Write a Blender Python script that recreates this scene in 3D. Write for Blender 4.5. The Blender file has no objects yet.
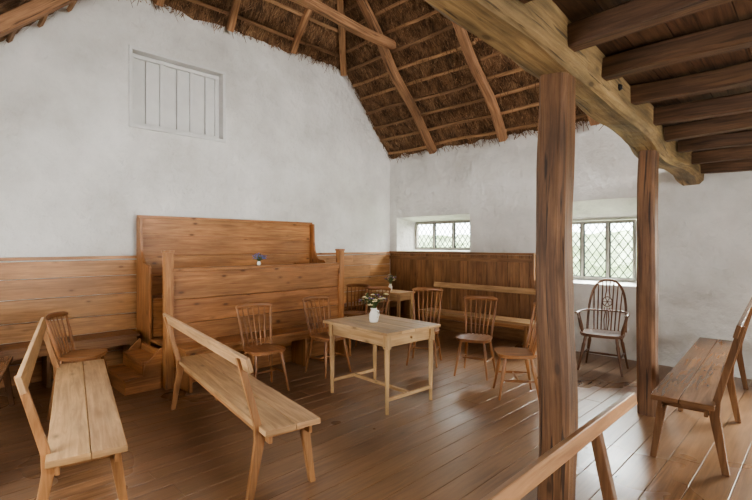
import bpy, bmesh, math, random
from mathutils import Vector, Matrix, noise
random.seed(7)
R = random.Random(11)
SC = bpy.context.scene
V = Vector

# ---------------------------------------------------------------- materials
def new_mat(name):
    m = bpy.data.materials.new(name); m.use_nodes = True
    nt = m.node_tree
    b = nt.nodes['Principled BSDF']
    return m, nt, b

def N(nt, t, **kw):
    n = nt.nodes.new(t)
    for k, v in kw.items():
        if k in n.inputs: n.inputs[k].default_value = v
        else: setattr(n, k, v)
    return n

def ramp(nt, stops):
    r = nt.nodes.new('ShaderNodeValToRGB')
    while len(r.color_ramp.elements) < len(stops): r.color_ramp.elements.new(0.5)
    for e, (p, c) in zip(r.color_ramp.elements, stops):
        e.position = p; e.color = (*c, 1) if len(c) == 3 else c
    return r

def mixc(nt, mode, fac, a, b):
    m = nt.nodes.new('ShaderNodeMix'); m.data_type = 'RGBA'; m.blend_type = mode
    for sock, val in ((m.inputs[0], fac), (m.inputs[6], a), (m.inputs[7], b)):
        if hasattr(val, 'is_output') : nt.links.new(val, sock)
        elif isinstance(val, (int, float)): sock.default_value = val
        else: sock.default_value = (*val, 1)
    return m.outputs[2]

def srgb(r, g, b):
    f = lambda c: ((c/255)/12.92 if c/255 <= 0.04045 else (((c/255)+0.055)/1.055)**2.4)
    return (f(r), f(g), f(b))

def wood(name, dark, light, knot=0.6, rough=0.45, grain=14, bump=0.15, stain=0.35, knotscale=1.0, crack=0.0, wear=None):
    m, nt, b = new_mat(name)
    L = nt.links
    uv = N(nt, 'ShaderNodeUVMap')
    mp = N(nt, 'ShaderNodeMapping'); mp.inputs['Scale'].default_value = (0.9, grain, 1)
    L.new(uv.outputs[0], mp.inputs[0])
    n1 = N(nt, 'ShaderNodeTexNoise', Scale=2.2, Detail=7.0, Roughness=0.62, Distortion=0.9)
    L.new(mp.outputs[0], n1.inputs['Vector'])
    rp = ramp(nt, [(0.28, dark), (0.68, light)])
    L.new(n1.outputs[0], rp.inputs[0])
    mp2 = N(nt, 'ShaderNodeMapping'); mp2.inputs['Scale'].default_value = (1.3, 4, 1)
    L.new(uv.outputs[0], mp2.inputs[0])
    n2 = N(nt, 'ShaderNodeTexNoise', Scale=1.3, Detail=5.0)
    L.new(mp2.outputs[0], n2.inputs['Vector'])
    r2 = ramp(nt, [(0.3, (1-stain,)*3), (0.65, (1.08,)*3)])
    L.new(n2.outputs[0], r2.inputs[0])
    c = mixc(nt, 'MULTIPLY', 1.0, rp.outputs[0], r2.outputs[0])
    mp3 = N(nt, 'ShaderNodeMapping'); mp3.inputs['Scale'].default_value = (2.9*knotscale, 6.5*knotscale, 1)
    L.new(uv.outputs[0], mp3.inputs[0])
    vo = N(nt, 'ShaderNodeTexVoronoi', Scale=1.0)
    L.new(mp3.outputs[0], vo.inputs['Vector'])
    rk = ramp(nt, [(0.07, (1, 1, 1)), (0.11, (.4, .4, .4)), (0.2, (0, 0, 0))])
    L.new(vo.outputs['Distance'], rk.inputs[0])
    kf = N(nt, 'ShaderNodeMath', operation='MULTIPLY'); kf.inputs[1].default_value = knot
    L.new(rk.outputs[0], kf.inputs[0])
    c = mixc(nt, 'MIX', kf.outputs[0], c, tuple(x*0.35 for x in dark))
    bh = n1.outputs[0]
    if crack:
        mp4 = N(nt, 'ShaderNodeMapping'); mp4.inputs['Scale'].default_value = (0.7, 16, 1)
        L.new(uv.outputs[0], mp4.inputs[0])
        n4 = N(nt, 'ShaderNodeTexNoise', Scale=2.0, Detail=4.0, Distortion=.4)
        L.new(mp4.outputs[0], n4.inputs['Vector'])
        r4 = ramp(nt, [(0.35, (1, 1, 1)), (0.39, (0, 0, 0))])
        L.new(n4.outputs[0], r4.inputs[0])
        f4 = N(nt, 'ShaderNodeMath', operation='MULTIPLY'); f4.inputs[1].default_value = crack
        L.new(r4.outputs[0], f4.inputs[0])
        c = mixc(nt, 'MIX', f4.outputs[0], c, tuple(x*0.25 for x in dark))
    at = N(nt, 'ShaderNodeAttribute'); at.attribute_name = 'tone'
    c = mixc(nt, 'MULTIPLY', 1.0, c, at.outputs['Color'])
    b.inputs['Roughness'].default_value = rough
    if wear:
        tc = N(nt, 'ShaderNodeTexCoord')
        nw = N(nt, 'ShaderNodeTexNoise', Scale=.8, Detail=3.0, Roughness=.5)
        L.new(tc.outputs['Object'], nw.inputs['Vector'])
        rw = ramp(nt, [(0.35, (0, 0, 0)), (0.72, (.6, .6, .6))]); L.new(nw.outputs[0], rw.inputs[0])
        c = mixc(nt, 'MIX', rw.outputs[0], c, wear)
        mr = N(nt, 'ShaderNodeMapRange'); mr.inputs['From Min'].default_value = .3; mr.inputs['From Max'].default_value = .7
        mr.inputs['To Min'].default_value = rough-.03; mr.inputs['To Max'].default_value = rough+.09
        L.new(nw.outputs[0], mr.inputs['Value']); L.new(mr.outputs[0], b.inputs['Roughness'])
        b.inputs['Specular IOR Level'].default_value = .6
    L.new(c, b.inputs['Base Color'])
    bp = N(nt, 'ShaderNodeBump', Strength=bump, Distance=0.006)
    L.new(bh, bp.inputs['Height']); L.new(bp.outputs[0], b.inputs['Normal'])
    return m

def plain(name, col, rough=0.6, bump=0.0, scale=20, var=0.1, metallic=0):
    m, nt, b = new_mat(name)
    tc = N(nt, 'ShaderNodeTexCoord')
    n = N(nt, 'ShaderNodeTexNoise', Scale=float(scale), Detail=4.0)
    nt.links.new(tc.outputs['Object'], n.inputs['Vector'])
    rp = ramp(nt, [(0.3, tuple(c*(1-var) for c in col)), (0.7, tuple(min(1, c*(1+var)) for c in col))])
    nt.links.new(n.outputs[0], rp.inputs[0]); nt.links.new(rp.outputs[0], b.inputs['Base Color'])
    b.inputs['Roughness'].default_value = rough
    b.inputs['Metallic'].default_value = metallic
    if bump:
        bp = N(nt, 'ShaderNodeBump', Strength=bump, Distance=0.01)
        nt.links.new(n.outputs[0], bp.inputs['Height']); nt.links.new(bp.outputs[0], b.inputs['Normal'])
    return m

def plaster():
    m, nt, b = new_mat('limewash_plaster'); L = nt.links
    tc = N(nt, 'ShaderNodeTexCoord')
    n1 = N(nt, 'ShaderNodeTexNoise', Scale=1.1, Detail=7.0, Roughness=0.6)
    n2 = N(nt, 'ShaderNodeTexNoise', Scale=5.0, Detail=5.0, Roughness=0.5)
    n3 = N(nt, 'ShaderNodeTexNoise', Scale=45.0, Detail=3.0)
    for n in (n1, n2, n3): L.new(tc.outputs['Object'], n.inputs['Vector'])
    rp = ramp(nt, [(0.3, srgb(200, 197, 190)), (0.52, srgb(220, 218, 212)), (0.7, srgb(233, 231, 226))])
    L.new(n1.outputs[0], rp.inputs[0]); L.new(rp.outputs[0], b.inputs['Base Color'])
    b.inputs['Roughness'].default_value = 0.95
    b.inputs['Specular IOR Level'].default_value = 0.15
    a = N(nt, 'ShaderNodeBump', Strength=0.7, Distance=0.14); L.new(n1.outputs[0], a.inputs['Height'])
    c = N(nt, 'ShaderNodeBump', Strength=1.0, Distance=0.035); L.new(n2.outputs[0], c.inputs['Height']); L.new(a.outputs[0], c.inputs['Normal'])
    d = N(nt, 'ShaderNodeBump', Strength=0.3, Distance=0.004); L.new(n3.outputs[0], d.inputs['Height']); L.new(c.outputs[0], d.inputs['Normal'])
    L.new(d.outputs[0], b.inputs['Normal'])
    return m

def thatch_mat():
    m, nt, b = new_mat('straw_thatch'); L = nt.links
    uv = N(nt, 'ShaderNodeUVMap')
    mp = N(nt, 'ShaderNodeMapping'); mp.inputs['Scale'].default_value = (60, 5, 1)
    L.new(uv.outputs[0], mp.inputs[0])
    n1 = N(nt, 'ShaderNodeTexNoise', Scale=1.5, Detail=6.0, Roughness=0.7, Distortion=0.6)
    L.new(mp.outputs[0], n1.inputs['Vector'])
    n2 = N(nt, 'ShaderNodeTexNoise', Scale=6.0, Detail=4.0)
    L.new(uv.outputs[0], n2.inputs['Vector'])
    rp = ramp(nt, [(0.3, srgb(82, 58, 40)), (0.5, srgb(142, 109, 79)), (0.72, srgb(210, 179, 140))])
    L.new(n1.outputs[0], rp.inputs[0])
    r2 = ramp(nt, [(0.38, (0.38, 0.35, 0.33)), (0.6, (1.05, 1.0, 0.95))])
    L.new(n2.outputs[0], r2.inputs[0])
    c = mixc(nt, 'MULTIPLY', 1.0, rp.outputs[0], r2.outputs[0])
    L.new(c, b.inputs['Base Color'])
    b.inputs['Roughness'].default_value = 0.85
    bp = N(nt, 'ShaderNodeBump', Strength=0.9, Distance=0.02)
    L.new(n1.outputs[0], bp.inputs['Height']); L.new(bp.outputs[0], b.inputs['Normal'])
    return m

def glass_mat():
    m = bpy.data.materials.new('old_window_glass'); m.use_nodes = True
    nt = m.node_tree; nt.nodes.clear()
    o = N(nt, 'ShaderNodeOutputMaterial'); mx = N(nt, 'ShaderNodeMixShader')
    t = N(nt, 'ShaderNodeBsdfTransparent'); t.inputs[0].default_value = (0.96, 0.98, 0.96, 1)
    g = N(nt, 'ShaderNodeBsdfGlossy'); g.inputs['Roughness'].default_value = 0.05
    mx.inputs[0].default_value = 0.05
    nt.links.new(t.outputs[0], mx.inputs[1]); nt.links.new(g.outputs[0], mx.inputs[2]); nt.links.new(mx.outputs[0], o.inputs[0])
    return m

M_PLASTER = plaster()
M_FLOOR = wood('floor_pine', srgb(106, 76, 52), srgb(154, 116, 84), knot=0.55, rough=0.28, bump=0.1, stain=0.32, wear=srgb(150, 119, 92))
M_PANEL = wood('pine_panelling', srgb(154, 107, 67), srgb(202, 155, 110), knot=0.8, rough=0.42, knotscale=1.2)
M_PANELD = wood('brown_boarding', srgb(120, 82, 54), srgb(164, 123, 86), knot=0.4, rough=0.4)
M_STAND = wood('stand_pine', srgb(138, 89, 53), srgb(190, 137, 90), knot=0.85, rough=0.38, knotscale=1.2)
M_BENCH = wood('bench_pine', srgb(158, 120, 81), srgb(208, 171, 128), knot=0.75, rough=0.38)
M_BLEG = wood('bench_leg_pine', srgb(140, 94, 58), srgb(190, 142, 97), knot=0.5, rough=0.4)
M_BENCHD = wood('dark_bench_wood', srgb(98, 68, 47), srgb(146, 108, 78), knot=0.4, rough=0.27)
M_TABLE = wood('scrubbed_pine', srgb(182, 143, 99), srgb(218, 185, 141), knot=0.7, rough=0.42)
M_CHAIR = wood('chair_elm', srgb(126, 80, 48), srgb(180, 129, 86), knot=0.1, rough=0.33)
M_CHAIRD = wood('chair_dark_elm', srgb(82, 54, 35), srgb(130, 91, 62), knot=0.1, rough=0.33)
M_POST = wood('old_oak_post', srgb(80, 54, 36), srgb(142, 103, 71), knot=0.6, rough=0.62, bump=1.0, stain=0.5, grain=18, crack=.85)
M_BEAM = wood('old_oak_beam', srgb(112, 88, 56), srgb(178, 148, 104), knot=0.7, rough=0.65, bump=0.9, stain=0.6, crack=.8)
M_JOIST = wood('dark_joist', srgb(68, 48, 35), srgb(118, 88, 64), knot=0.3, rough=0.65, bump=0.5, crack=.5)
M_RAFTER = wood('rafter_wood', srgb(120, 86, 60), srgb(184, 141, 103), knot=0.3, rough=0.75, bump=0.7, crack=.7)
M_BATTEN = wood('batten_wood', srgb(128, 94, 66), srgb(188, 148, 110), knot=0.2, rough=0.75, bump=0.5)
M_THATCH = thatch_mat()
M_WHITE = plain('white_paint', srgb(214, 213, 208), 0.6, 0.05, 6, 0.05)
M_FRAME = plain('window_frame_paint', srgb(150, 146, 136), 0.6, 0.1, 12, 0.1)
M_LEAD = plain('lead_came', srgb(38, 40, 42), 0.6, 0, 30, 0.2, 0.2)
M_GLASS = glass_mat()
M_GRASS = plain('grass', srgb(160, 174, 134), 0.9, 0.4, 3, 0.2)
M_HEDGE = plain('hedge_leaves', srgb(166, 178, 148), 0.9, 0.8, 5, 0.4)
M_LEAF = plain('leaf_green', srgb(84, 104, 62), 0.6, 0, 30, 0.3)
M_JUG = plain('glazed_white', srgb(236, 232, 222), 0.25, 0, 10, 0.03)
M_BLUEP = plain('petal_blue', srgb(100, 116, 190), 0.6, 0, 40, 0.2)
M_PURP = plain('petal_purple', srgb(128, 92, 148), 0.6, 0, 40, 0.2)
M_YEL = plain('petal_cream', srgb(226, 212, 170), 0.6, 0, 40, 0.2)
M_IRON = plain('black_iron', srgb(40, 38, 36), 0.5, 0, 20, 0.2, 0.7)

# ---------------------------------------------------------------- builder
class B:
    def __init__(s):
        s.bm = bmesh.new(); s.uv = s.bm.loops.layers.uv.new('UVMap'); s.col = s.bm.loops.layers.float_color.new('tone')
        s.tone_var = 0.1
    def tone(s):
        t = 1 + R.uniform(-s.tone_var, s.tone_var); return (t, t*R.uniform(.985, 1.01), t*R.uniform(.96, 1.01), 1)
    def face(s, vs, uvs, mat, tone, smooth=False):
        try: f = s.bm.faces.new(vs)
        except ValueError: return
        f.material_index = mat; f.smooth = smooth
        for l, q in zip(f.loops, uvs): l[s.uv].uv = q; l[s.col] = tone
    def board(s, p0, p1, w, t, up=(0, 0, 1), mat=0):
        """plank from p0 to p1 (centre line), w = width sideways, t = thickness along up"""
        p0, p1, up = V(p0), V(p1), V(up)
        d = (p1-p0); L = d.length; d.normalize()
        sd = d.cross(up).normalized(); u = sd.cross(d).normalized()
        o = (R.uniform(0, 50), R.uniform(0, 50)); tn = s.tone()
        c = []
        for a in (0, L):
            for b in (-w/2, w/2):
                for e in (-t/2, t/2):
                    c.append((s.bm.verts.new(p0+d*a+sd*b+u*e), (a, b, e)))
        for idx, kind in (((0, 1, 3, 2), 0), ((4, 6, 7, 5), 0), ((0, 4, 5, 1), 1), ((2, 3, 7, 6), 1), ((0, 2, 6, 4), 2), ((1, 5, 7, 3), 2)):
            uvs = []
            for i in idx:
                a, b, e = c[i][1]
                uvs.append((o[0]+(b if kind == 0 else a), o[1]+(e if kind < 2 else b)+(kind*.31)))
            s.face([c[i][0] for i in idx], uvs, mat, tn)
    def tube(s, pts, rw, rt=None, up=(0, 0, 1), n=10, mat=0, cap=True, smooth=True):
        pts = [V(p) for p in pts]; m = len(pts)
        rw = rw if isinstance(rw, (list, tuple)) else [rw]*m
        rt = rw if rt is None else (rt if isinstance(rt, (list, tuple)) else [rt]*m)
        up = V(up); o = (R.uniform(0, 50), R.uniform(0, 50)); tn = s.tone(); rings = []; acc = 0
        for i, p in enumerate(pts):
            d = (pts[min(i+1, m-1)]-pts[max(i-1, 0)]).normalized()
            uu = up if abs(d.dot(up)) < .97 else (V((0, 1, 0)) if abs(d.y) < .9 else V((1, 0, 0)))
            sd = d.cross(uu).normalized(); u = sd.cross(d).normalized()
            if i: acc += (p-pts[i-1]).length
            rings.append(([s.bm.verts.new(p+sd*math.cos(k*math.tau/n)*rw[i]+u*math.sin(k*math.tau/n)*rt[i]) for k in range(n)], acc))
        for (a, ua), (b, ub) in zip(rings, rings[1:]):
            for k in range(n):
                v0, v1 = k/n*.15, (k+1)/n*.15
                s.face([a[k], a[(k+1) % n], b[(k+1) % n], b[k]],
                       [(o[0]+ua, o[1]+v0), (o[0]+ua, o[1]+v1), (o[0]+ub, o[1]+v1), (o[0]+ub, o[1]+v0)], mat, tn, smooth)
        if cap:
            for ring, fl in ((rings[0][0], 1), (rings[-1][0], 0)):
                rr = ring[::-1] if fl else ring
                s.face(rr, [(o[0], o[1]+k*.01) for k in range(n)], mat, tn)
    def turned(s, p0, p1, prof, mat=0, n=10):
        p0, p1 = V(p0), V(p1)
        s.tube([p0.lerp(p1, t) for t, r in prof], [r for t, r in prof], mat=mat, n=n)
    def timber(s, p0, p1, w, h, up=(0, 0, 1), jit=.01, seg=10, mat=0, cham=.18, taper=0):
        """hand-hewn timber: chamfered rectangle with wobble"""
        p0, p1, up = V(p0), V(p1), V(up)
        d = (p1-p0); L = d.length; d.normalize(); sd = d.cross(up).normalized(); u = sd.cross(d).normalized()
        o = (R.uniform(0, 50), R.uniform(0, 50)); tn = s.tone(); rings = []
        a, b = w/2, h/2; ca = cham*min(a, b)
        prof = [(-a+ca, -b), (a-ca, -b), (a, -b+ca), (a, b-ca), (a-ca, b), (-a+ca, b), (-a, b-ca), (-a, -b+ca)]
        per = [0]
        for i in range(8):
            q, r2 = prof[i], prof[(i+1) % 8]; per.append(per[-1]+math.dist(q, r2))
        sdn = R.uniform(0, 99)
        for i in range(seg+1):
            f = i/seg; q = p0+d*(L*f)
            jx = noise.noise(V((f*L*.9, sdn, 0)))*jit*2; jy = noise.noise(V((f*L*.9, sdn, 7)))*jit*2
            ring = []
            for k, (x, y) in enumerate(prof):
                g = (1+noise.noise(V((f*L*2.3, sdn, k*3.1)))*jit*5)*(1-taper*f)
                ring.append(s.bm.verts.new(q+sd*(x*g+jx)+u*(y*g+jy)))
            rings.append((ring, f*L))
        for (ra, ua), (rb, ub) in zip(rings, rings[1:]):
            for k in range(8):
                s.face([ra[k], ra[(k+1) % 8], rb[(k+1) % 8], rb[k]],
                       [(o[0]+ua, o[1]+per[k]), (o[0]+ua, o[1]+per[k+1]), (o[0]+ub, o[1]+per[k+1]), (o[0]+ub, o[1]+per[k])], mat, tn)
        s.face(rings[0][0][::-1], [(o[0], o[1]+k*.02) for k in range(8)], mat, tn)
        s.face(rings[-1][0], [(o[0], o[1]+k*.02) for k in range(8)], mat, tn)
    def prism(s, outline, off, mat=0, uvax=(0, 1)):
        """outline: list of 3D points, extruded by vector off"""
        off = V(off); o = (R.uniform(0, 50), R.uniform(0, 50)); tn = s.tone()
        P = [V(p) for p in outline]; n = len(P)
        a = [s.bm.verts.new(p) for p in P]; b = [s.bm.verts.new(p+off) for p in P]
        uvs = [(o[0]+p[uvax[0]], o[1]+p[uvax[1]]) for p in P]
        s.face(a[::-1], uvs[::-1], mat, tn); s.face(b, uvs, mat, tn)
        per = 0
        for i in range(n):
            j = (i+1) % n; l = (P[j]-P[i]).length
            s.face([a[i], a[j], b[j], b[i]], [(o[0]+per, o[1]), (o[0]+per+l, o[1]), (o[0]+per+l, o[1]+off.length), (o[0]+per, o[1]+off.length)], mat, tn)
            per += l
    def ball(s, c, r, mat=0, sub=1, sc=(1, 1, 1)):
        g = bmesh.ops.create_icosphere(s.bm, subdivisions=sub, radius=r, matrix=Matrix.Translation(c) @ Matrix.Diagonal((*sc, 1)))
        for v in g['verts']:
            for f in v.link_faces: 
                f.material_index = mat; f.smooth = True
                for l in f.loops: l[s.col] = (1, 1, 1, 1)
    def done(s, name, mats, bevel=0.0, loc=(0, 0, 0), rz=0, parent=None):
        bmesh.ops.recalc_face_normals(s.bm, faces=s.bm.faces)
        me = bpy.data.meshes.new(name); s.bm.to_mesh(me); s.bm.free()
        for m in mats: me.materials.append(m)
        ob = bpy.data.objects.new(name, me); SC.collection.objects.link(ob)
        ob.location = loc; ob.rotation_euler = (0, 0, rz)
        if bevel:
            bv = ob.modifiers.new('edge', 'BEVEL'); bv.width = bevel; bv.segments = 2; bv.limit_method = 'ANGLE'; bv.angle_limit = math.radians(50)
        if parent: ob.parent = parent
        return ob

def raw_mesh(name, verts, faces, mats, uvs=None):
    me = bpy.data.meshes.new(name); me.from_pydata(verts, [], faces)
    if uvs:
        l = me.uv_layers.new(name='UVMap')
        for lp in me.loops: l.data[lp.index].uv = uvs[lp.vertex_index]
    for m in mats: me.materials.append(m)
    ob = bpy.data.objects.new(name, me); SC.collection.objects.link(ob)
    return ob

# ---------------------------------------------------------------- room dims
# x along window wall, y = -(distance from window wall), gable wall at x = 0
W = 7.3; LX = 9.3
ZE = 3.25; SB = 1.19; ZH = 4.65
zB = lambda d: ZE+SB*d
zC = lambda d: 9.46-.97*d
DR = (9.46-ZE)/(SB+.97); ZR = zB(DR)

def wall(name, O, U, Nn, L0, L1, top, holes, thick, outer=True):
    O, U, Nn = V(O), V(U), V(Nn); vs = []; fs = []
    def tz(u):
        for (a, za), (b, zb) in zip(top, top[1:]):
            if a-1e-6 <= u <= b+1e-6: return za+(zb-za)*(u-a)/(b-a)
        return top[-1][1]
    def quad(ps, off):
        i = len(vs)
        for p, o in zip(ps, off if isinstance(off, list) else [off]*4): vs.append(O+U*p[0]+Nn*o+V((0, 0, p[1])))
        fs.append((i, i+1, i+2, i+3))
    def side(rects, off):
        cuts = sorted(set([L0, L1]+[t[0] for t in top if L0 < t[0] < L1]+[r[0] for r in rects]+[r[1] for r in rects]))
        for a, b in zip(cuts, cuts[1:]):
            m = (a+b)/2; z = -.02
            for r in sorted([r for r in rects if r[0] < m < r[1]], key=lambda r: r[2]):
                quad([(a, z), (b, z), (b, r[2]), (a, r[2])], off); z = r[3]
            quad([(a, z), (b, z), (b, tz(b)), (a, tz(a))], off)
    side([h[0] for h in holes], 0)
    side([h[1] for h in holes], thick)
    for r, q in holes:
        i = [(r[0], r[2]), (r[1], r[2]), (r[1], r[3]), (r[0], r[3])]; o = [(q[0], q[2]), (q[1], q[2]), (q[1], q[3]), (q[0], q[3])]
        for k in range(4):
            quad([i[k], i[(k+1) % 4], o[(k+1) % 4], o[k]], [0, 0, thick, thick])
    ob = raw_mesh(name, vs, fs, [M_PLASTER])
    bm = bmesh.new(); bm.from_mesh(ob.data); bmesh.ops.remove_doubles(bm, verts=bm.verts, dist=1e-4)
    bmesh.ops.recalc_face_normals(bm, faces=bm.faces); bm.to_mesh(ob.data); bm.free()
    return ob

TH = .42
W1i, W1o = (.18, 1.85, 1.39, 2.03), (.36, 1.70, 1.41, 1.94)
W2i, W2o = (3.05, 4.42, .93, 2.12), (3.2, 4.27, 1.0, 1.85)
W6i, W6o = (6.05, 7.75, .93, 2.12), (6.2, 7.6, 1.0, 1.95)
wall('wall_window_side', (0, 0, 0), (1, 0, 0), (0, 1, 0), -.4, LX, [(-.4, ZE+.1), (LX, ZE+.1)], [(W1i, W1o), (W2i, W2o), (W6i, W6o)], TH)
HR = (3.45, 4.73, 2.97, 3.985)   # hatch in gable wall, u = -y
gt = [(.0, ZE+.05), ((ZH-ZE)/SB, ZH+.05), ((9.46-ZH)/.97, ZH+.05), (W, zC(W)+.05)]
wall('wall_gable', (0, 0, 0), (0, -1, 0), (-1, 0, 0), 0, W, gt, [(HR, HR)], .2)
SO = (1.6, 4.4, .85, 1.95)
wall('wall_camera_side', (0, -W, 0), (1, 0, 0), (0, -1, 0), -.3, LX, [(-.3, zC(W)+.05), (LX, zC(W)+.05)], [(SO, SO)], .4)
E1 = (2.4, 5.6, .8, 2.1); E2 = (1.9, 4.2, 3.5, 4.8)
wall('wall_far_gable', (LX, 0, 0), (0, -1, 0), (1, 0, 0), 0, W, [(0, ZE+.05), (DR, ZR+.05), (W, zC(W)+.05)], [(E1, E1), (E2, E2)], .4)

# floor -----------------------------------------------------------------
b = B(); b.tone_var = .13
x = -.02
while x < LX:
    w = R.choice((.14, .16, .18, .2)); y = -W-R.uniform(0, 2.5)
    while y < 0:
        l = R.uniform(3.0, 4.6); y0 = max(y, -W); y1 = min(y+l, 0)
        if y1-y0 > .1:
            b.board((x+w/2, y0+.0015, -.015), (x+w/2, y1-.0015, -.015), w-.004, .03)
        y += l
    x += w
b.board((LX/2, -W, -.05), (LX/2, 0, -.05), LX, .03)
b.done('floor', [M_FLOOR], .002)

# thatch -----------------------------------------------------------------
def thatch_sheet(name, Pf, nrm, u0f, u1f, v0, v1, nu_d=.09, blades=300):
    nrm = V(nrm).normalized(); vs = []; fs = []; uvs = []
    nv = max(2, int((v1-v0)/.06)); nu = int(max(abs(u1f(v0)-u0f(v0)), abs(u1f(v1)-u0f(v1)))/nu_d)+1
    for j in range(nv+1):
        v = v0+(v1-v0)*j/nv
        for i in range(nu+1):
            u = u0f(v)+(u1f(v)-u0f(v))*i/nu
            p = Pf(u, v)
            h = noise.noise(p*4)*.035+noise.noise(p*11)*.03+.015
            vs.append(p+nrm*h); uvs.append((u, v))
    for j in range(nv):
        for i in range(nu):
            a = j*(nu+1)+i; fs.append((a, a+1, a+nu+2, a+nu+1))
    down = (Pf(0, v0)-Pf(0, v0+1)).normalized(); along = (Pf(1, v0)-Pf(0, v0)).normalized()
    cnt = int(blades*abs(v1-v0)*max(abs(u1f(v0)-u0f(v0)), abs(u1f(v1)-u0f(v1))))
    for k in range(cnt):
        v = R.uniform(v0, v1); ua, ub = u0f(v), min(u1f(v), 6.5)
        if ub-ua < .02: continue
        u = R.uniform(ua, ub)
        p = Pf(u, v)+nrm*R.uniform(.02, .06)
        dr = (down*R.uniform(.5, 1)+along*R.gauss(0, .45)+nrm*R.uniform(-.12, .3)).normalized()
        l = R.uniform(.06, .28); wd = R.uniform(.003, .007)
        sd = dr.cross(nrm).normalized()*wd
        i = len(vs); q = p+dr*l
        uo = R.uniform(0, 9)
        vs += [p-sd, p+sd, q+sd*.4, q-sd*.4]; uvs += [(uo, v*3)]*2+[(uo, v*3+.3)]*2
        fs.append((i, i+1, i+2, i+3))
    ob = raw_mesh(name, vs, fs, [M_THATCH], uvs)
    return ob

nB = V((0, -SB, -1)).normalized(); nC = V((0, .97, -1)).normalized(); nH = V((SB, 0, -1)).normalized()
hx = lambda d: max(0.0, d-(ZH-ZE)/SB)
thatch_sheet('thatch_roof_window_slope', lambda u, v: V((u, -v, zB(v))), nB, lambda v: hx(v)-.12, lambda v: LX, -.45, DR, blades=420)
cx = lambda d: max(0.0, (9.46-ZH-.97*d)/SB)
thatch_sheet('thatch_roof_camera_slope', lambda u, v: V((u, -(W+.3-v), zC(W+.3-v))), nC, lambda v: cx(W+.3-v)-.12, lambda v: LX, 0, W+.3-DR, blades=80)
thatch_sheet('thatch_roof_hip', lambda u, v: V((v, -u, ZH+SB*v)), nH, lambda v: v+(ZH-ZE)/SB-.1, lambda v: (9.46-ZH-SB*v)/.97+.1, -.15, DR-(ZH-ZE)/SB, blades=500)

b = B(); b.tone_var = .25
d = .06
while d < DR:
    z = zB(d); o = nB*.06
    xx = hx(d)+.05; 
    segs = [xx, 2.6, 5.2, LX-.05]
    for s0, s1 in zip(segs, segs[1:]):
        b.timber(V((s0, -d+R.uniform(-.03, .03), z+R.uniform(-.01, .01)))+o, V((s1, -d+R.uniform(-.03, .03), z))+o, .048, .03, up=nB, jit=.02, seg=18)
    d += .185
d = DR+.2
while d < W-.05:
    b.timber(V((cx(d)+.05, -d, zC(d)))+nC*.06, V((LX-.05, -d, zC(d)))+nC*.06, .05, .032, up=nC, jit=.012, seg=20); d += .26
xh = .12
while xh < 1.5:
    b.timber(V((xh, -(xh+1.2), ZH+SB*xh))+nH*.06, V((xh, -((9.46-ZH-SB*xh)/.97-.03), ZH+SB*xh))+nH*.06, .05, .032, up=nH, jit=.012, seg=14); xh += .24
b.done('roof_battens', [M_BATTEN])

b = B(); b.tone_var = .1
for i, x in enumerate((1.15, 2.53, 3.91, 5.3, 6.7, 8.1)):
    o = nB*.13
    b.timber(V((x, -.0, zB(0)-.02))+o, V((x+R.uniform(-.05, .05), -DR, ZR-.05))+o, .12, .11, up=nB, jit=.03, seg=18)
    o = nC*.13
    b.timber(V((x, -W+.05, zC(W-.05)))+o, V((x, -DR, ZR-.05))+o, .13, .12, up=nC, jit=.02, seg=12)
    zc = 4.7 if i == 0 else 5.6
    b.timber((x+.1, -(zc-ZE)/SB-.02, zc), (x+.1, -(9.46-zc)/.97+.02, zc), .1, .13, jit=.03, seg=18)
b.timber(V((.0, -DR, ZR-.14)), V((LX-.02, -DR, ZR-.14)), .1, .14)
for d in (2.35, 3.42, 4.4):
    xe = min(d-1.2, (4.81-.97*d)/SB); xe = max(.3, xe)
    b.timber(V((-.02, -d, ZH))+nH*.11, V((xe, -d, ZH+SB*xe))+nH*.11, .09, .09, up=nH, jit=.02)
b.timber(V((.02, -1.22, ZH-.1)), V((1.68, -DR, ZR-.16)), .11, .11, jit=.02)
b.timber(V((.02, -4.9, ZH-.1)), V((1.68, -DR, ZR-.16)), .11, .11, jit=.02)
b.done('roof_rafters', [M_RAFTER])

# loft ------------------------------------------------------------------
bz = lambda y: 2.22+.0575*(-y)
bxx = lambda y: 4.97+.024*(-y)
b = B()
b.timber((bxx(0), .05, bz(0)+.13), (bxx(-W), -W+.01, bz(-W)+.13), .25, .26, jit=.028, seg=60, cham=.34)
b.ball((bxx(-3.3)+.126, -3.3, bz(-3.3)+.13), .026, 1, 1)
b.done('loft_beam', [M_BEAM, M_IRON])
b = B(); b.tone_var = .2
y = -.22
while y > -W+.1:
    z = bz(y)+.15
    b.timber((bxx(y)+.115, y, z), (LX-.01, y+R.uniform(-.03, .03), z+.02), .1, .12, jit=.02, seg=16)
    y -= .56
b.done('loft_joists', [M_JOIST])
b = B(); b.tone_var = .25
xw = bxx(0)-.1
while xw < LX-.1:
    w = min(R.choice((.2, .24, .28)), LX-xw)
    b.board((xw+w/2, -.01, bz(0)+.245), (xw+w/2, -W+.01, bz(-W)+.245), w-.004, .03); xw += w
b.done('loft_floor', [M_JOIST], .002)

def post(name, x, y, w, ztop):
    b = B()
    b.timber((x, y, 0), (x, y, ztop), w, w, up=(1, 0, 0), jit=.02, seg=40, cham=.34, taper=.08)
    b.done(name, [M_POST])
post('loft_post', 5.07, -4.0, .178, bz(-4.0)+.01)
post('loft_post', 5.0, -1.96, .155, bz(-1.96)+.01)

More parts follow.
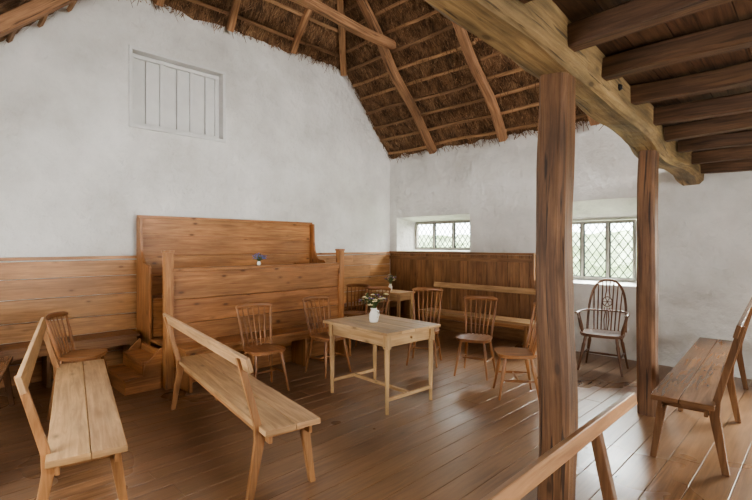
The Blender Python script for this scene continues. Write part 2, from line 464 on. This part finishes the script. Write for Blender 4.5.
# windows -----------------------------------------------------------------
def leaded(name, rect, y, lights, dw=.13, dh=.17):
    x0, x1, z0, z1 = rect; b = B(); f = .035
    b.board((x0, y, z0+f/2), (x1, y, z0+f/2), .06, f); b.board((x0, y, z1-f/2), (x1, y, z1-f/2), .06, f)
    n = lights; wl = (x1-x0)/n
    for i in range(n+1):
        xx = min(max(x0+i*wl, x0+f/2), x1-f/2)
        b.board((xx, y, z0+f), (xx, y, z1-f), .06, f, up=(1, 0, 0))
    for i in range(n):
        a, c = x0+i*wl+f*.7, x0+(i+1)*wl-f*.7; lo, hi = z0+f, z1-f
        b.prism([(a, y+.012, lo), (c, y+.012, lo), (c, y+.012, hi), (a, y+.012, hi)], (0, .003, 0), mat=2)
        for p, q in (((a, y, lo), (a, y, hi)), ((c, y, lo), (c, y, hi))): b.board(p, q, .024, .02, up=(1, 0, 0), mat=1)
        for p, q in (((a, y, lo), (c, y, lo)), ((a, y, hi), (c, y, hi))): b.board(p, q, .024, .02, mat=1)
        s = dh/dw
        for sg in (1, -1):
            for k in range(-40, 41):
                pts = []
                for X in (a, c):
                    Z = lo+sg*s*(X-a)+k*dh
                    if lo <= Z <= hi: pts.append((X, Z))
                for Z in (lo, hi):
                    X = a+(Z-lo-k*dh)/(sg*s)
                    if a < X < c: pts.append((X, Z))
                if len(pts) >= 2 and math.dist(pts[0], pts[1]) > .02:
                    b.board((pts[0][0], y+.004, pts[0][1]), (pts[1][0], y+.004, pts[1][1]), .012, .008, up=(0, 1, 0), mat=1)
    b.done(name, [M_FRAME, M_LEAD, M_GLASS])
leaded('window_1', W1o, TH-.04, 3, .11, .15)
leaded('window_2', W2o, TH-.04, 3, .115, .16)
leaded('window_6', W6o, TH-.04, 3, .115, .16)

def simple_window(name, O, U, rect, n):  # unseen windows, added as openings for the fill lamps
    O, U = V(O), V(U); b = B(); u0, u1, z0, z1 = rect
    P = lambda u, z: O+U*u+V((0, 0, z))
    for z in (z0+.03, (z0+z1)/2, z1-.03): b.board(P(u0, z), P(u1, z), .05, .05)
    for i in range(n+1):
        u = min(max(u0+(u1-u0)*i/n, u0+.03), u1-.03); b.board(P(u, z0), P(u, z1), .05, .05, up=(U.x, U.y, 0))
    b.done(name, [M_FRAME])
simple_window('added_window_3', (0, -W-.2, 0), (1, 0, 0), SO, 4)
simple_window('added_window_4', (LX+.2, 0, 0), (0, -1, 0), E1, 4)
simple_window('added_window_5', (LX+.2, 0, 0), (0, -1, 0), E2, 3)

# hatch
b = B(); b.tone_var = .03
u0, u1, z0, z1 = HR; u0 += .002; u1 -= .002; z0 += .002; z1 -= .002
b.board((-.185, -u0, (z0+z1)/2), (-.185, -u1, (z0+z1)/2), z1-z0, .02, up=(1, 0, 0))
fx = -.07; fw = .04
for z in (z0+fw/2, z1-fw/2): b.board((fx, -u0, z), (fx, -u1, z), .16, fw)
for u in (u0+fw/2, u1-fw/2): b.board((fx, -u, z0+fw), (fx, -u, z1-fw), fw, .16, up=(1, 0, 0))
ua0 = u0+fw; ua1 = u1-fw; zl = z0+fw; zh = z1-fw
k = 6; iw = (ua1-ua0)/k
for i in range(k):
    ua = ua0+iw*(i+.5)
    b.board((-.16, -ua, zl), (-.16, -ua, zh), iw-.016, .03, up=(1, 0, 0))
for i, uw in ((0, .06), (2, .05), (4, .05), (6, .06)):
    ua = ua0+iw*i + (.03 if i == 0 else -.03 if i == 6 else 0)
    b.board((-.13, -ua, zl), (-.13, -ua, zh), uw, .03, up=(1, 0, 0))
for z in (zl+.03, zh-.03): b.board((-.124, -ua0, z), (-.124, -ua1, z), .05, .028, up=(1, 0, 0))
b.done('loft_hatch', [M_WHITE], .004)

# wainscot gable wall (horizontal boards)
b = B(); b.tone_var = .11
ZW = 1.36; z = 0.0
hs = [.22, .24, .2, .25, .22, .19]
for h in hs:
    y = -.03-R.uniform(0, 1.0); cuts = [-.03]
    while y > -W: 
        if cuts[-1]-y > .5: cuts.append(y)
        y -= R.uniform(2.9, 3.8)
    cuts.append(-W+.01)
    for a, c in zip(cuts, cuts[1:]):
        b.board((.015, a-.001, z+h/2), (.015, c+.001, z+h/2), h-.007, .024, up=(1, 0, 0))
    z += h
b.board((.028, -.03, ZW-.01), (.028, -W+.01, ZW-.01), .05, .035)
b.done('wainscot_gable', [M_PANEL], .003)
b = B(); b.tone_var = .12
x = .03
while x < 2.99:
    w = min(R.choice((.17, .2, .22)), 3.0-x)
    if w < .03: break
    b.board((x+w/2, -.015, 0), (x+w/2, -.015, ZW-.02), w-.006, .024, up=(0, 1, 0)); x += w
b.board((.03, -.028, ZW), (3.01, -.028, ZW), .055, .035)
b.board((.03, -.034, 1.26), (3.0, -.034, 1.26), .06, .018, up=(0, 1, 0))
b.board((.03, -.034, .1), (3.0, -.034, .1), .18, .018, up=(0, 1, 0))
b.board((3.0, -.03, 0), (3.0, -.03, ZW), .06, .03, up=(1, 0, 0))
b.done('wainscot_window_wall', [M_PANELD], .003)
b = B()
b.board((3.03, .17, W2i[2]+.02), (4.44, .17, W2i[2]+.02), .42, .03)
b.done('trim_window_sill', [M_WHITE], .004)

# elders stand --------------------------------------------------------------
b = B(); b.tone_var = .11
XP = 1.25; YA, YB = -4.72, -2.36
for i in range(5):
    b.board((.16+.22*i, YA+.06, .385), (.16+.22*i, YB-.0, .385), .216, .03)
z = 0
for h in (.2, .24, .22, .26, .29):
    b.board((XP, YA+.03, z+h/2), (XP, YB-.03, z+h/2), h-.007, .025, up=(1, 0, 0)); z += h
b.board((XP, YA+.02, 1.235), (XP, YB-.02, 1.235), .085, .035)
b.board((XP+.02, YA+.04, 1.19), (XP+.02, YB-.04, 1.19), .05, .02, up=(1, 0, 0))
for y in (YA, YB):
    b.board((XP, y, 0), (XP, y, 1.42), .085, .085, up=(1, 0, 0)); b.board((XP, y, 1.42), (XP, y, 1.445), .1, .1, up=(1, 0, 0))
b.prism([(.1, YB, 0), (XP-.03, YB, 0), (XP-.03, YB, 1.22), (.1, YB, 1.22)], (0, .025, 0), uvax=(2, 0))
b.board((XP+.2, YA+.02, .44), (XP+.2, YB-.02, .44), .36, .035)
for i in range(4):
    y = YA+.1+i*(YB-YA-.2)/3
    b.board((XP+.18, y, 0), (XP+.18, y, .42), .3, .035, up=(0, 1, 0))
b.board((XP+.34, YA+.04, .38), (XP+.34, YB-.04, .38), .07, .022, up=(1, 0, 0))
z = .4; 
for h in (.24, .24, .22, .26, .24, .235):
    b.board((.1, -4.62, z+h/2), (.1, -2.04, z+h/2), h-.007, .028, up=(1, 0, 0)); z += h
b.board((.1, -4.66, 1.85), (.1, -2.0, 1.85), .07, .04)
b.board((.122, -4.62, 1.6), (.122, -2.04, 1.6), .05, .012, up=(1, 0, 0))
b.board((.33, -4.62, .85), (.33, -2.4, .85), .4, .035)
b.board((.5, -4.62, .62), (.5, -2.4, .62), .42, .025, up=(1, 0, 0))
def endpanel(y, zb):
    pts = [(.06, y, zb), (.52, y, zb), (.52, y, 1.16), (.5, y, 1.23), (.45, y, 1.265), (.38, y, 1.265), (.31, y, 1.28), (.26, y, 1.33), (.22, y, 1.42), (.2, y, 1.55), (.19, y, 1.84), (.06, y, 1.84)]
    b.prism(pts, (0, .03, 0), uvax=(2, 0))
endpanel(-4.66, 0.0); endpanel(-2.03, .0)
b.board((.3, -2.03, 0.2), (.3, -2.34, .2), .3, .03)
b.board((.86, -4.76, .29), (.86, -4.95, .29), .66, .03)
b.board((.86, -4.93, .15), (.86, -5.13, .15), .66, .03)
for x in (.53, 1.19):
    b.prism([(x-.012, -4.76, 0), (x-.012, -5.12, 0), (x-.012, -5.12, .135), (x-.012, -4.95, .16), (x-.012, -4.93, .275), (x-.012, -4.78, .42), (x-.012, -4.76, .42)], (.025, 0, 0), uvax=(1, 2))
b.board((.54, -5.11, .065), (1.18, -5.11, .065), .13, .02, up=(0, 1, 0))
b.board((.54, -4.94, .21), (1.18, -4.94, .21), .12, .02, up=(0, 1, 0))
b.board((.54, -4.74, .19), (1.2, -4.74, .19), .37, .03, up=(0, 1, 0))
b.done('elders_stand', [M_STAND], .003)

b = B()
b.board((.22, -4.72, .44), (.22, -7.2, .44), .34, .035)
for y in (-4.8, -5.6, -6.4, -7.1): b.board((.2, y, 0), (.2, y, .42), .28, .035, up=(0, 1, 0))
b.board((.36, -4.75, .38), (.36, -7.2, .38), .08, .02, up=(1, 0, 0))
b.done('fixed_wall_bench', [M_PANELD], .003)
b = B()
b.board((.2, -1.99, .44), (.2, -.06, .44), .32, .035)
for y in (-1.9, -1.0, -.15): b.board((.19, y, 0), (.19, y, .42), .26, .035, up=(0, 1, 0))
b.board((.33, -1.99, .38), (.33, -.06, .38), .08, .02, up=(1, 0, 0))
b.done('fixed_wall_bench', [M_PANELD], .003)

# benches -------------------------------------------------------------------
def bench(loc, ang, L, seat_h=.44, rail_h=.87, depth=.36, mat=M_BENCH, over=0.0, lean=.11, splay=.06, rh=.085, inset=.12, legm=M_BLEG):
    b = B(); b.tone_var = .08; t = .036
    b.board((0, depth*.27, seat_h-t/2), (L, depth*.27, seat_h-t/2), depth*.54-.003, t)
    b.board((0, depth*.77, seat_h-t/2), (L, depth*.77, seat_h-t/2), depth*.46-.003, t)
    xs = [inset, L-inset] if L < 2.5 else [inset, L/2, L-inset]
    b.board((.04, depth-.05, seat_h-t-.03), (L-.04, depth-.05, seat_h-t-.03), .06, .022, up=(0, 1, 0), mat=1)
    b.board((.04, .05, seat_h-t-.03), (L-.04, .05, seat_h-t-.03), .06, .022, up=(0, 1, 0), mat=1)
    for x in xs:
        b.board((x, .03, seat_h-t-.025), (x, depth-.03, seat_h-t-.025), .04, .05, mat=1)
        f = lambda ps: b.prism([(x-.018, p[0], p[1]) for p in ps], (.036, 0, 0), uvax=(2, 1), mat=1)
        f([(depth-.09, seat_h-t), (depth-.03, seat_h-t), (depth+.02, 0), (depth-.018, 0)])
        f([(-splay-.01, 0), (-splay+.03, 0), (.04, seat_h-t-.06), (.045, seat_h-t), (.022, seat_h), (-lean+.02, rail_h-.02), (-lean-.018, rail_h-.02), (-.022, seat_h), (-.018, seat_h-t-.06)])
    up = V((0, .95, .25))
    b.board((-over+.0, -lean+.018, rail_h-rh/2), (L, -lean+.018, rail_h-rh/2), rh, .026, up=up)
    return b.done('bench', [mat, legm], .004, loc, math.radians(ang))
bench((1.80, -4.86, 0), -8.5, 2.12)
bench((1.30, -5.70, 0), -11.3, 2.2)
bench((.55, -6.28, 0), -11.5, 2.1, mat=M_BENCHD, legm=M_BENCHD)
bench((5.64, -2.97, 0), 93.5, 2.6, seat_h=.47, rail_h=1.0, depth=.36, mat=M_BENCHD, lean=.13, legm=M_BENCHD)
bench((5.64, -4.55, 0), -90, 2.2, mat=M_BLEG, over=.15, lean=.09, splay=.06, rh=.05, inset=.26, legm=M_BENCHD)
bench((3.35, -.42, 0), 180, 2.0, mat=M_BENCH)

# table ---------------------------------------------------------------------
b = B(); b.tone_var = .06
lx, ly, H = .95, .72, .735
for i in range(4):
    w = ly/4; b.board((-lx/2, -ly/2+w*(i+.5), H-.013), (lx/2, -ly/2+w*(i+.5), H-.013), w-.003, .026)
ax, ay = lx/2-.07, ly/2-.07
for sx in (-1, 1):
    for sy in (-1, 1):
        X, Y = sx*ax, sy*ay
        b.board((X, Y, .58), (X, Y, H-.026), .055, .055, up=(1, 0, 0))
        b.tube([(X, Y, z) for z in (.6, .56, .1, 0)], [.036, .032, .023, .021], n=4)
    b.board((sx*ax, -ay, H-.085), (sx*ax, ay, H-.085), .11, .022, up=(1, 0, 0))
    b.board((sx*ax, -ay, .13), (sx*ax, ay, .13), .028, .03)
for sy in (-1, 1): b.board((-ax, sy*ay, H-.085), (ax, sy*ay, H-.085), .11, .022, up=(0, 1, 0))
b.board((-ax, 0, .13), (ax, 0, .13), .03, .03)
b.ball((ax+.025, 0, H-.085), .014, 0)
b.done('pine_table', [M_TABLE], .003, (3.0, -3.33, 0), math.radians(-3))

b = B()
lx, ly, H = .62, .4, .74
b.board((-lx/2, 0, H-.012), (lx/2, 0, H-.012), ly, .024)
for sx in (-1, 1):
    for sy in (-1, 1): b.board((sx*(lx/2-.05), sy*(ly/2-.05), 0), (sx*(lx/2-.05), sy*(ly/2-.05), H-.024), .04, .04, up=(1, 0, 0))
    b.board((sx*(lx/2-.05), -ly/2+.05, H-.08), (sx*(lx/2-.05), ly/2-.05, H-.08), .1, .02, up=(1, 0, 0))
for sy in (-1, 1): b.board((-lx/2+.05, sy*(ly/2-.05), H-.08), (lx/2-.05, sy*(ly/2-.05), H-.08), .1, .02, up=(0, 1, 0))
b.board((-lx/2+.05, 0, .2), (lx/2-.05, 0, .2), .25, .02)
b.done('side_table', [M_BENCH], .003, (1.05, -1.04, 0), 0)

# chairs ----------------------------------------------------------------------
LEG = [(0, .014), (.12, .018), (.2, .015), (.26, .021), (.45, .018), (.7, .013), (1, .011)]
SPN = [(0, .007), (.3, .010), (.6, .008), (1, .006)]
def seat_outline(w, d, z, n=22, back=.82):
    pts = []
    for i in range(n):
        a = math.tau*i/n; c, s = math.cos(a), math.sin(a)
        e = .62
        x = w/2*math.copysign(abs(c)**e, c); y = d/2*math.copysign(abs(s)**e, s)
        x *= (1+back)/2+(1-back)/2*(y/(d/2))
        pts.append((x, y, z))
    return pts
def base(b, w, d, hs):
    b.prism(seat_outline(w, d, hs-.035), (0, 0, .018), uvax=(1, 0))
    b.prism(seat_outline(w+.02, d+.02, hs-.017), (0, 0, .017), uvax=(1, 0))
    feet = {}
    for sx in (-1, 1):
        for sy in (-1, 1):
            t = V((sx*w*.33, sy*d*.32, hs-.03)); f = V((sx*w*.47, sy*d*.5, 0)); feet[sx, sy] = (t, f)
            b.turned(t, f, LEG)
        a = feet[sx, -1]; c = feet[sx, 1]
        b.turned(a[0].lerp(a[1], .55), c[0].lerp(c[1], .55), [(0, .008), (.5, .014), (1, .008)])
    m = [feet[s, -1][0].lerp(feet[s, -1][1], .55).lerp(feet[s, 1][0].lerp(feet[s, 1][1], .55), .5) for s in (-1, 1)]
    b.turned(m[0], m[1], [(0, .008), (.5, .014), (1, .008)])
def stick_chair(loc, face, h=.82, mat=M_CHAIR, n=6):
    b = B(); w, d, hs = .4, .38, .435
    base(b, w, d, hs)
    zc = h-.03; cw = .205
    cr = lambda x: (x, -.27+.045*(abs(x)/cw)**2, zc+.012*(1-(x/cw)**2))
    xs = [-cw+2*cw*i/10 for i in range(11)]
    b.tube([cr(x) for x in xs], [.011]*11, [.016]+[.029]*9+[.016], n=8)
    for sg in (-1, 1):
        p1 = V(cr(sg*cw*.93)); b.turned((sg*.15, -.135, hs-.01), p1, [(0, .010), (.15, .014), (.5, .015), (.85, .011), (1, .009)])
    for i in range(1, n):
        f = -1+2*i/n; p1 = V(cr(f*cw*.93))
        b.turned((f*.135, -.15, hs-.01), p1, SPN, n=8)
    fx, fy = face
    b.done('spindle_back_chair', [mat], .0025, loc, math.atan2(fy, fx)-math.pi/2)
stick_chair((2.0, -4.04, 0), (1, -.1), .87)
stick_chair((1.96, -3.15, 0), (1, .0), .87)
stick_chair((2.50, -2.02, 0), (.5, -.9), .93)
stick_chair((3.24, -2.00, 0), (.3, -1), .88)
stick_chair((3.93, -2.34, 0), (-.75, -.6), .92)
stick_chair((.82, -1.72, 0), (.5, -1), .86)
stick_chair((1.35, -1.82, 0), (.4, -1), .86)
stick_chair((.95, -5.43, 0), (.7, 1), .83)

def wheelback(loc, face):
    b = B(); w, d, hs = .5, .44, .45
    base(b, w, d, hs)
    hp = []
    for i in range(21):
        a = math.pi*i/20; c, s = math.cos(a), math.sin(a)
        z = hs-.01+(1.07-hs)*(abs(s)**.62); x = .215*math.copysign(abs(c)**.8, c)
        hp.append((x, -.19-.16*(z-hs)/.6, z))
    b.tube(hp, .015, .015, n=8, up=(0, 1, 0))
    ab = []
    for i in range(21):
        a = math.pi*i/20; c, s = math.cos(a), math.sin(a)
        ab.append((.27*math.copysign(abs(c)**.55, c), .14-.41*(abs(s)**.55), .68))
    b.tube(ab, [.026]+[.018]*19+[.026], .011, n=8)
    for sg in (-1, 1):
        b.turned((sg*.21, .1, hs-.01), (sg*.265, .13, .68), [(0, .010), (.3, .018), (.6, .012), (1, .010)])
        b.turned((sg*.22, .0, hs-.01), (sg*.268, .02, .68), SPN, n=8)
    def hoopz(x):
        return hs+(1.07-hs)*((1-min(1, abs(x)/.215)**2.5)**.31)
    for x in (-.15, -.105, -.06, .06, .105, .15):
        z1 = hoopz(x*1.08)
        b.turned((x*.9, -.17, hs-.01), (x*1.08, -.19-.16*(z1-hs)/.6, z1), [(0, .008), (.4, .009), (1, .006)], n=8)
    P = lambda x, z: (x, -.175-.17*(z-hs)/.6, z)
    b.tube([P(-.018, hs), P(-.028, .58), P(-.016, .66), P(-.03, .72)], .008, .005, n=6)
    b.tube([P(.018, hs), P(.028, .58), P(.016, .66), P(.03, .72)], .008, .005, n=6)
    b.tube([P(0, hs), P(0, .72)], .007, .005, n=6)
    zc = .79
    b.tube([P(.055*math.cos(math.tau*i/20), zc+.06*math.sin(math.tau*i/20)) for i in range(21)], .008, .006, n=6, cap=False)
    for i in range(6):
        a = math.tau*i/6; b.tube([P(0, zc), P(.055*math.cos(a), zc+.06*math.sin(a))], .005, .005, n=6)
    b.ball(P(0, zc), .015, 0)
    b.tube([P(-.028, .85), P(-.014, .93), P(-.024, 1.04)], .008, .005, n=6)
    b.tube([P(.028, .85), P(.014, .93), P(.024, 1.04)], .008, .005, n=6)
    fx, fy = face
    b.done('wheelback_armchair', [M_CHAIRD], .0025, loc, math.atan2(fy, fx)-math.pi/2)
wheelback((4.22, -.74, 0), (.15, -1))

# flowers -----------------------------------------------------------------
def flowers(name, loc, hv, rv, hf, spread, n, petals, jug=True, bloom=.6):
    b = B()
    prof = [(0, .75), (.08, .85), (.35, 1.0), (.6, .92), (.8, .62), (.92, .6), (1, .72)]
    b.tube([(0, 0, hv*t) for t, r in prof], [rv*r for t, r in prof], n=20)
    if jug: b.tube([(rv*.6, 0, hv*.88), (rv*1.35, 0, hv*.85), (rv*1.5, 0, hv*.6), (rv*.95, 0, hv*.35)], rv*.13, n=8)
    for i in range(n):
        a = R.uniform(0, math.tau); r = spread*math.sqrt(R.random()); z = hv+hf*R.uniform(.35, 1)*(1-.35*r/spread)
        tip = V((r*math.cos(a), r*math.sin(a), z))
        b.tube([(0, 0, hv*.8), (tip.x*.4, tip.y*.4, hv+(z-hv)*.55), tip], .0018, n=5, mat=1)
        if R.random() < bloom:
            mi = R.randrange(len(petals))+2
            rr = hf*R.uniform(.05, .085)
            for k in range(5):
                c = math.tau*k/5; b.ball(tip+V((math.cos(c)*rr, math.sin(c)*rr, 0)), rr*.75, mi, 1, (1, 1, .5))
            b.ball(tip+V((0, 0, rr*.3)), rr*.5, 4 if len(petals) > 2 else 2)
        for k in range(3):
            q = V((0, 0, hv)).lerp(tip, R.uniform(.35, .95)); dr = V((R.gauss(0, 1), R.gauss(0, 1), R.uniform(0, .8))).normalized()
            l = hf*R.uniform(.18, .36); sd = dr.cross(V((0, 0, 1))).normalized()*l*.16
            vs = [b.bm.verts.new(p) for p in (q, q+dr*l*.5+sd, q+dr*l, q+dr*l*.5-sd)]
            b.face(vs, [(0, 0)]*4, 1, (1, 1, 1, 1))
    b.done(name, [M_JUG, M_LEAF]+petals, 0, loc)
flowers('flower_jug', (2.96, -3.38, .736), .14, .05, .2, .14, 38, [M_PURP, M_YEL, M_YEL], True, .8)
flowers('blue_flower_posy', (1.25, -3.65, 1.256), .05, .026, .1, .085, 40, [M_BLUEP, M_BLUEP], False, .95)
flowers('flower_vase', (.95, -1.0, .742), .11, .035, .2, .1, 26, [M_YEL, M_PURP], False)

# outdoors -----------------------------------------------------------------
raw_mesh('garden_ground', [(-25, .6, -.3), (30, .6, -.3), (30, 40, -.3), (-25, 40, -.3)], [(0, 1, 2, 3)], [M_GRASS])
vs = []; fs = []; nx, nz = 90, 14
for j in range(nz+1):
    for i in range(nx+1):
        X = -20+32*i/nx; Z = -.35+2.3*j/nz; p = V((X, 9.5, Z))
        vs.append((X, 9.5+.4*noise.noise(p*.8)+.25*noise.noise(p*3)+.5*(j/nz)**3, Z+.15*noise.noise(p*2)))
for j in range(nz):
    for i in range(nx): a = j*(nx+1)+i; fs.append((a, a+1, a+nx+2, a+nx+1))
raw_mesh('hedge', vs, fs, [M_HEDGE])

# world + lights -------------------------------------------------------------
w = bpy.data.worlds.new('World'); SC.world = w; w.use_nodes = True
bg = w.node_tree.nodes['Background']; bg.inputs[0].default_value = (.95, .98, 1, 1); bg.inputs[1].default_value = 11

def area(name, loc, direction, sx, sy, power, col=(1, 1, 1)):
    l = bpy.data.lights.new(name, 'AREA'); l.shape = 'RECTANGLE'; l.size = sx; l.size_y = sy; l.energy = power; l.color = col
    o = bpy.data.objects.new(name, l); SC.collection.objects.link(o); o.location = loc
    o.rotation_euler = V(direction).to_track_quat('-Z', 'Y').to_euler()
    return o
area('fill_lamp_3', (3.0, -W-.3, 1.4), (0, 1, .0), 2.7, 1.1, 32, (1, .97, .93))  # fill lamp behind the camera, added to brighten the room
area('fill_lamp_4', (LX+.3, -4.0, 1.45), (-1, 0, .0), 3.1, 1.25, 75, (1, .97, .92))  # added low fill from the unseen far gable, lifts the interior
area('fill_lamp_5', (LX+.3, -3.05, 4.15), (-1, 0, -.05), 2.2, 1.25, 290, (1, .985, .965))  # lamp added above the loft to light thatch and upper gable wall
area('daylight_window_1', (1.03, 1.5, 2.9), (0, -1, -.75), 1.5, .9, 280, (.98, .99, 1))
area('daylight_window_2', (3.73, 1.5, 2.8), (0, -1, -.75), 1.4, 1.2, 700, (.99, .99, 1))
area('daylight_window_6', (7.3, 1.3, 2.4), (-.6, -1, -.6), 1.6, 1.2, 1200, (1, .97, .92))

# camera -----------------------------------------------------------------------
cam = bpy.data.cameras.new('camera'); co = bpy.data.objects.new('camera', cam); SC.collection.objects.link(co)
co.location = (6.17, -6.56, 1.5)
co.rotation_euler = (math.radians(90), 0, math.radians(45))
cam.sensor_width = 36; cam.lens = 456/752*36; cam.shift_y = -5/752; cam.clip_start = .05
SC.camera = co
SC.view_settings.view_transform = 'AgX'
SC.view_settings.look = 'AgX - Medium High Contrast'
SC.view_settings.exposure = 0.25
